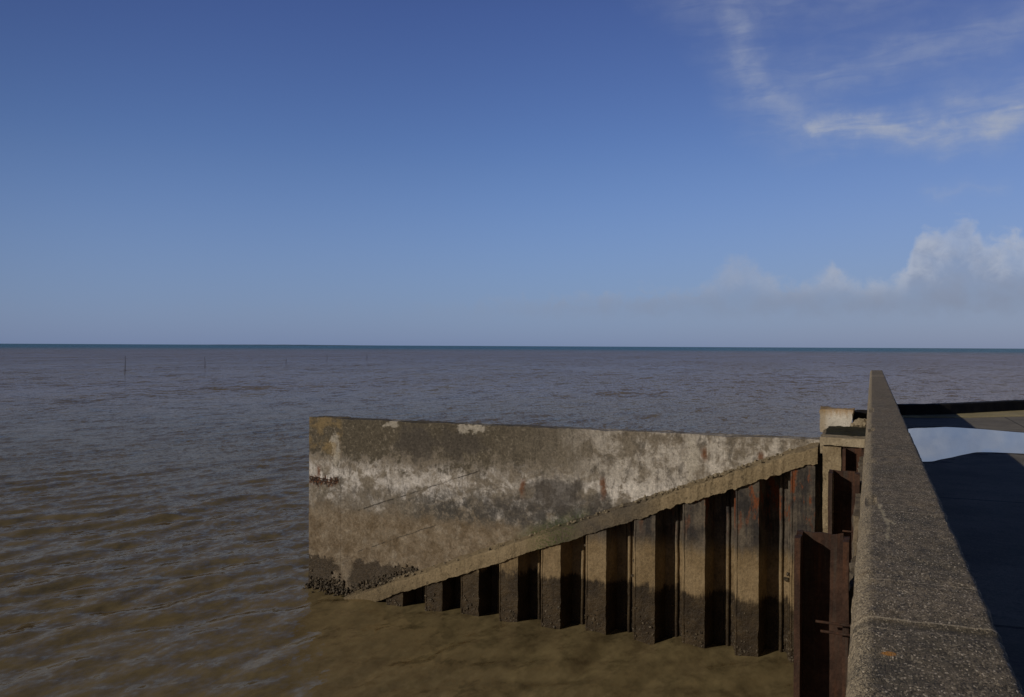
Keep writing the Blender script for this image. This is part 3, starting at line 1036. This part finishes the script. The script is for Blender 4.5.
# crumbled concrete lying on the cap, and mussels at the toe
rnd = random.Random(3)
sp = []
for _ in range(420):
    x = rnd.uniform(-10.6, -1.2)
    if rnd.random() > (0.25 + 0.75 * math.exp(-((x + 2.9) / 1.6) ** 2) + 0.5 * math.exp(-((x + 10.2) / 0.6) ** 2)):
        continue
    a = rnd.uniform(0.08, 0.53)
    sp.append((x, CY + a, min(cap_z(x) + 0.33, 4.12) + rnd.uniform(-0.01, 0.02), rnd.uniform(0.012, 0.045)))
o = from_bm("rubble", lumps_bm(sp, 4), M_RUBBLE, wing)
o['kind'] = 'stuff'
sp = []
for _ in range(900):
    x = rnd.uniform(-12.72, -9.6)
    edge = max(-0.1, cap_z(x) + 0.33 if x > -11.3 else -0.1)
    z = edge + abs(rnd.gauss(0, 0.10)) - 0.04
    if x < -11.7:
        z = rnd.uniform(-0.12, 0.25) if rnd.random() < .93 else rnd.uniform(0, 0.45)
    if z > 0.9 or rnd.random() < max(0, (x + 10.9) / 1.6):
        continue
    sp.append((x, WY + rnd.uniform(-0.025, 0.012), z, rnd.uniform(0.014, 0.042)))
for _ in range(700):
    x = rnd.uniform(-12.72, -10.3)
    y = WY - abs(rnd.gauss(0, 0.13)) - 0.02
    zb = max(-0.05, cap_z(x) + 0.31) if x > -11.0 and y > CY else 0.02
    sp.append((x, y, zb + rnd.uniform(-0.08, 0.05), rnd.uniform(0.02, 0.05)))
o = from_bm("mussel_crust", lumps_bm(sp, 5), M_MUSSEL, wing)
o['kind'] = 'stuff'
# rusty reinforcement left in a slot of the end panel
bm = bmesh.new()
for z_, x0, x1 in ((2.70, -12.70, -11.88), (2.63, -12.66, -11.95)):
    n = 14
    ring0 = None
    for i in range(n + 1):
        x = x0 + (x1 - x0) * i / n
        cz = z_ - 0.06 * i / n + 0.012 * math.sin(i * 1.9)
        ring = [bm.verts.new((x, WY - 0.005 + 0.013 * math.cos(a), cz + 0.013 * math.sin(a))) for a in np.linspace(0, 2 * math.pi, 7)[:-1]]
        if ring0:
            for k in range(6):
                bm.faces.new((ring0[k], ring0[(k + 1) % 6], ring[(k + 1) % 6], ring[k]))
        else:
            bm.faces.new(ring)
        ring0 = ring
    bm.faces.new(ring0)
from_bm("rusty_bar", bm, M_RUST, wing)

# ------------------------------------------------------------------ sheet piling
PY = 16.82
piling = empty("sheet_piling", (-5, PY, 0))
tag(piling, 'row of corrugated steel sheet piles under the sloping concrete cap', 'sheet piling')
centres = [-10.0, -8.99, -8.09, -7.17, -6.20, -5.21, -4.19, -3.20, -2.18, -1.17]
D = 0.445
TH = 0.03
for i, cx in enumerate(centres):
    fw = 0.205
    s_ = 0.11
    half = 0.505 if i > 2 else 0.46
    line = [(cx - half, D), (cx - fw - s_, D), (cx - fw, 0.0), (cx + fw, 0.0), (cx + fw + s_, D), (cx + half, D)]
    # thicken to a closed profile
    dense = []
    for a, b_ in zip(line[:-1], line[1:]):
        n = max(2, int(math.hypot(b_[0] - a[0], b_[1] - a[1]) / 0.05))
        dense += [(a[0] + (b_[0] - a[0]) * k / n, a[1] + (b_[1] - a[1]) * k / n) for k in range(n)]
    dense.append(line[-1])
    rnd = random.Random(i)
    bm = bmesh.new()
    cols = []
    for (x, d) in dense:
        zt = cap_z(x) + 0.06
        col_ = []
        zz = np.concatenate([[-2.0, -0.5], np.arange(-0.2, zt - 0.04, 0.07), [zt]]) if zt > 0 else np.array([-2.0, -0.5, -0.2, zt])
        col_.append([(x, PY + d, z) for z in zz])
        cols.append(col_[0])
    # ragged heights differ per column: stitch on a common parameter
    nz = max(len(c) for c in cols)
    grid = []
    for c in cols:
        z1 = c[-1][2]
        grid.append([(c[0][0], c[0][1], -1.2 + (z1 + 1.2) * k / (nz - 1)) for k in range(nz)])
    F = [[bm.verts.new(p) for p in c] for c in grid]
    B = [[bm.verts.new((p[0], p[1] + TH, p[2])) for p in c] for c in grid]
    for G, flip in ((F, 0), (B, 1)):
        for a in range(len(G) - 1):
            for k in range(nz - 1):
                bm.faces.new((G[a][k], G[a + 1][k], G[a + 1][k + 1], G[a][k + 1]))
    for a in range(len(F) - 1):
        for k in (0, nz - 1):
            bm.faces.new((F[a][k], F[a + 1][k], B[a + 1][k], B[a][k]))
    for a in (0, len(F) - 1):
        for k in range(nz - 1):
            bm.faces.new((F[a][k], F[a][k + 1], B[a][k + 1], B[a][k]))
    for v in bm.verts:
        c = v.co
        g = 1.0 if c.z > 1.0 else 1.0 + 2.2 * min(1, (1.0 - c.z) / 0.5)
        d = mnoise.noise_vector(c * 3.1 + Vector((i, 0, 0))) * 0.008 + mnoise.noise_vector(c * 12) * 0.006 * g
        v.co += Vector((d.x, d.y, 0))
    # rolled bead on the left corner and the clutch where two piles interlock
    for bx, bd, r_ in ((cx - fw - 0.004, 0.012, 0.024), (cx - fw - s_ * 0.55, D * 0.52, 0.026), (cx - half + 0.07, D - 0.02, 0.035)):
        zt = cap_z(bx) + 0.03
        ring0 = None
        for k in range(26):
            z = -1.2 + (zt + 1.2) * k / 25
            jx = mnoise.noise(Vector((bx * 5, z * 2.3, 1))) * 0.014
            ring = [bm.verts.new((bx + jx + r_ * math.cos(a), PY + bd + r_ * math.sin(a), z)) for a in np.linspace(0, 2 * math.pi, 9)[:-1]]
            if ring0:
                for q in range(8):
                    bm.faces.new((ring0[q], ring0[(q + 1) % 8], ring[(q + 1) % 8], ring[q]))
            ring0 = ring
    pile = from_bm("steel_pile", bm, M_PILE, piling, True)
    sp = []
    h = max(0.3, min(1.1, cap_z(cx) - 0.1))
    for _ in range(120):
        u = rnd.random()
        z = -0.08 + abs(rnd.gauss(0, 0.30)) * h
        if z > h:
            continue
        if u < 0.25:
            x, d = cx + rnd.uniform(-fw, fw), 0
        elif u < 0.85:
            q = rnd.random()
            x, d = cx - fw - s_ * q, D * q
        else:
            x, d = cx - fw - s_ - rnd.random() * 0.2, D
        sp.append((x, PY + d + 0.004, z, rnd.uniform(0.012, 0.038)))
    for _ in range(rnd.choice((0, 1, 1, 2))):
        z = rnd.uniform(1.2, 2.0)
        if z < cap_z(cx) - 0.2:
            sp.append((cx - fw - 0.03 - rnd.random() * 0.07, PY + 0.16, z, rnd.uniform(0.04, 0.06)))
    o = from_bm("barnacle_cluster", lumps_bm(sp, 20 + i), M_MUSSEL, pile)
    o['kind'] = 'stuff'

# ------------------------------------------------------------------ corner post and block
cp = empty("corner_post", (-0.75, 16.4, 0))
tag(cp, 'pale square concrete post closing the right end of the sheet piling', 'post')
bm = box_bm(-0.80, -0.50, 16.22, 16.6, -1.5, 4.17, 0.08)
rough_up(bm, 0.012, 3, 0.012, 12, seed=8)
from_bm("shaft", bm, M_POST, cp, True)
bm = box_bm(-0.82, -0.07, 16.15, 16.66, 4.18, 4.325, 0.06)
rough_up(bm, 0.016, 4, 0.012, 14, seed=9)
from_bm("cap_slab", bm, M_LEDGE, cp, True)

bm = box_bm(-0.98, -0.33, 18.55, 19.15, 4.20, 4.67, 0.045)
for v in bm.verts:
    c = v.co
    e = sum(1 for q in (abs(c.x + 0.98) < .01 or abs(c.x + .33) < .01, abs(c.y - 18.55) < .01, abs(c.z - 4.67) < .01) if q)
    if c.x > -0.5:                                            # right side broken away towards the base
        c.x -= (4.67 - c.z) * 0.22 * (c.x + 0.5) / 0.17
    c += mnoise.noise_vector(c * 4) * 0.025 + mnoise.noise_vector(c * 14) * 0.013
o = from_bm("concrete_block", bm, M_BLOCK, None, True)
tag(o, 'whitewashed concrete block with orange lichen top beside the parapet end', 'block')

bm = lumps_bm([(-0.20, 18.6, 4.38, 0.13), (-0.05, 18.62, 4.36, 0.10), (-0.33, 18.56, 4.34, 0.08)], 6, 3)
o = from_bm("rubble_lump", bm, M_LEDGE, None, True)
tag(o, 'small pale lump of broken concrete between the white block and the parapet', 'rubble')
bm = box_bm(-0.36, 0.06, 19.22, 19.6, 4.12, 4.58, 0.06, bevel=0.02)
rough_up(bm, 0.012, 4)
o = from_bm("black_stub", bm, M_BLACK, None, True)  # plain black block between the white block and the parapet end
tag(o, 'short black stub standing just right of the white block', 'timber')


# ------------------------------------------------------------------ steel fender channels on the quay face
def channel(y, x0, x1, ztop, label, bars=(), dep=0.30, seed=0.0):
    root = empty("fender_channel", ((x0 + x1) / 2, y, 0))
    tag(root, label, 'fender channel', 'rusty steel channels along the quay face')

    def plate(name, a0, a1, b0, b1, zt):
        bm = box_bm(a0, a1, b0, b1, -1.5, zt, 0.09, bevel=0)
        for v in bm.verts:
            c = v.co
            e = max(0, 1 - (zt - c.z) / 0.08)
            c.x += mnoise.noise(c * 3 + Vector((seed, 0, 0))) * 0.006
            c.y += mnoise.noise(c * 3 + Vector((0, seed, 4))) * 0.006
            c.z += mnoise.noise(c * 11 + Vector((seed, 0, 4))) * 0.03 * e
        return from_bm(name, bm, M_RUST, root)
    plate("web", x0 + 0.052, x1 - 0.052, y, y + 0.03, ztop)
    plate("flange", x0, x0 + 0.05, y - dep, y + 0.035, ztop)
    plate("flange", x1 - 0.05, x1, y - dep * 0.55, y + 0.035, ztop - 0.02)
    for (bx0, bx1, by, bz) in bars:
        bm = bmesh.new()
        L = bx1 - bx0
        bmesh.ops.create_cone(bm, cap_ends=True, segments=8, radius1=0.012, radius2=0.012, depth=L,
                              matrix=Matrix.Translation(((bx0 + bx1) / 2, by, bz)) @ Matrix.Rotation(R(90), 4, 'Y') @ Matrix.Rotation(R(3), 4, 'X'))
        from_bm("tie_bar", bm, M_RUST, root)


channel(8.10, -0.615, -0.175, 4.27, 'nearest and tallest looking rusty steel channel with two thin bars across it',
        ((-0.44, -0.10, 7.86, 3.54), (-0.40, -0.10, 7.86, 3.46)), seed=1)
channel(12.15, -0.52, -0.14, 4.29, 'middle rusty steel channel with one thin bar below it', ((-0.34, -0.02, 11.85, 3.545),), seed=2)
channel(15.90, -0.455, -0.10, 4.18, 'farthest rusty steel channel tucked under the pale corner slab', (), dep=0.22, seed=3)

# ------------------------------------------------------------------ fishing stakes out at sea
STAKES = [(-146.25, 134.33, 3.4, 0.085, 1.5, 'tallest and leftmost dark wooden stake standing in the sea'),
          (-154.99, 167.3, 2.9, 0.085, -1.0, 'second dark wooden stake from the left in the sea'),
          (-167.5, 215.6, 1.7, 0.10, 2.0, 'shortest faint wooden stake, third from the left in the sea'),
          (-187.13, 264.95, 2.6, 0.11, 0.5, 'fourth thin wooden stake from the left in the distant sea'),
          (-194.08, 303.07, 2.4, 0.12, -1.5, 'most distant and rightmost thin stake in the sea')]
for x, y, h, rad, lean, label in STAKES:
    bm = bmesh.new()
    rings = []
    for i in range(9):
        f_ = i / 8
        z = -2 + (h + 2) * f_
        rr = rad * (1 - 0.45 * f_) * (1 + 0.1 * mnoise.noise(Vector((x, y, z))))
        ox = math.tan(R(lean)) * z + 0.03 * math.sin(z * 1.3)
        rings.append([bm.verts.new((x + ox + rr * math.cos(a), y + rr * math.sin(a), z)) for a in np.linspace(0, 2 * math.pi, 9)[:-1]])
    for r0, r1 in zip(rings[:-1], rings[1:]):
        for k in range(8):
            bm.faces.new((r0[k], r0[(k + 1) % 8], r1[(k + 1) % 8], r1[k]))
    bm.faces.new(rings[0])
    bm.faces.new(rings[-1])
    o = from_bm("wooden_stake", bm, M_STAKE, None, True)
    tag(o, label, 'stake', 'fishing stakes out at sea')
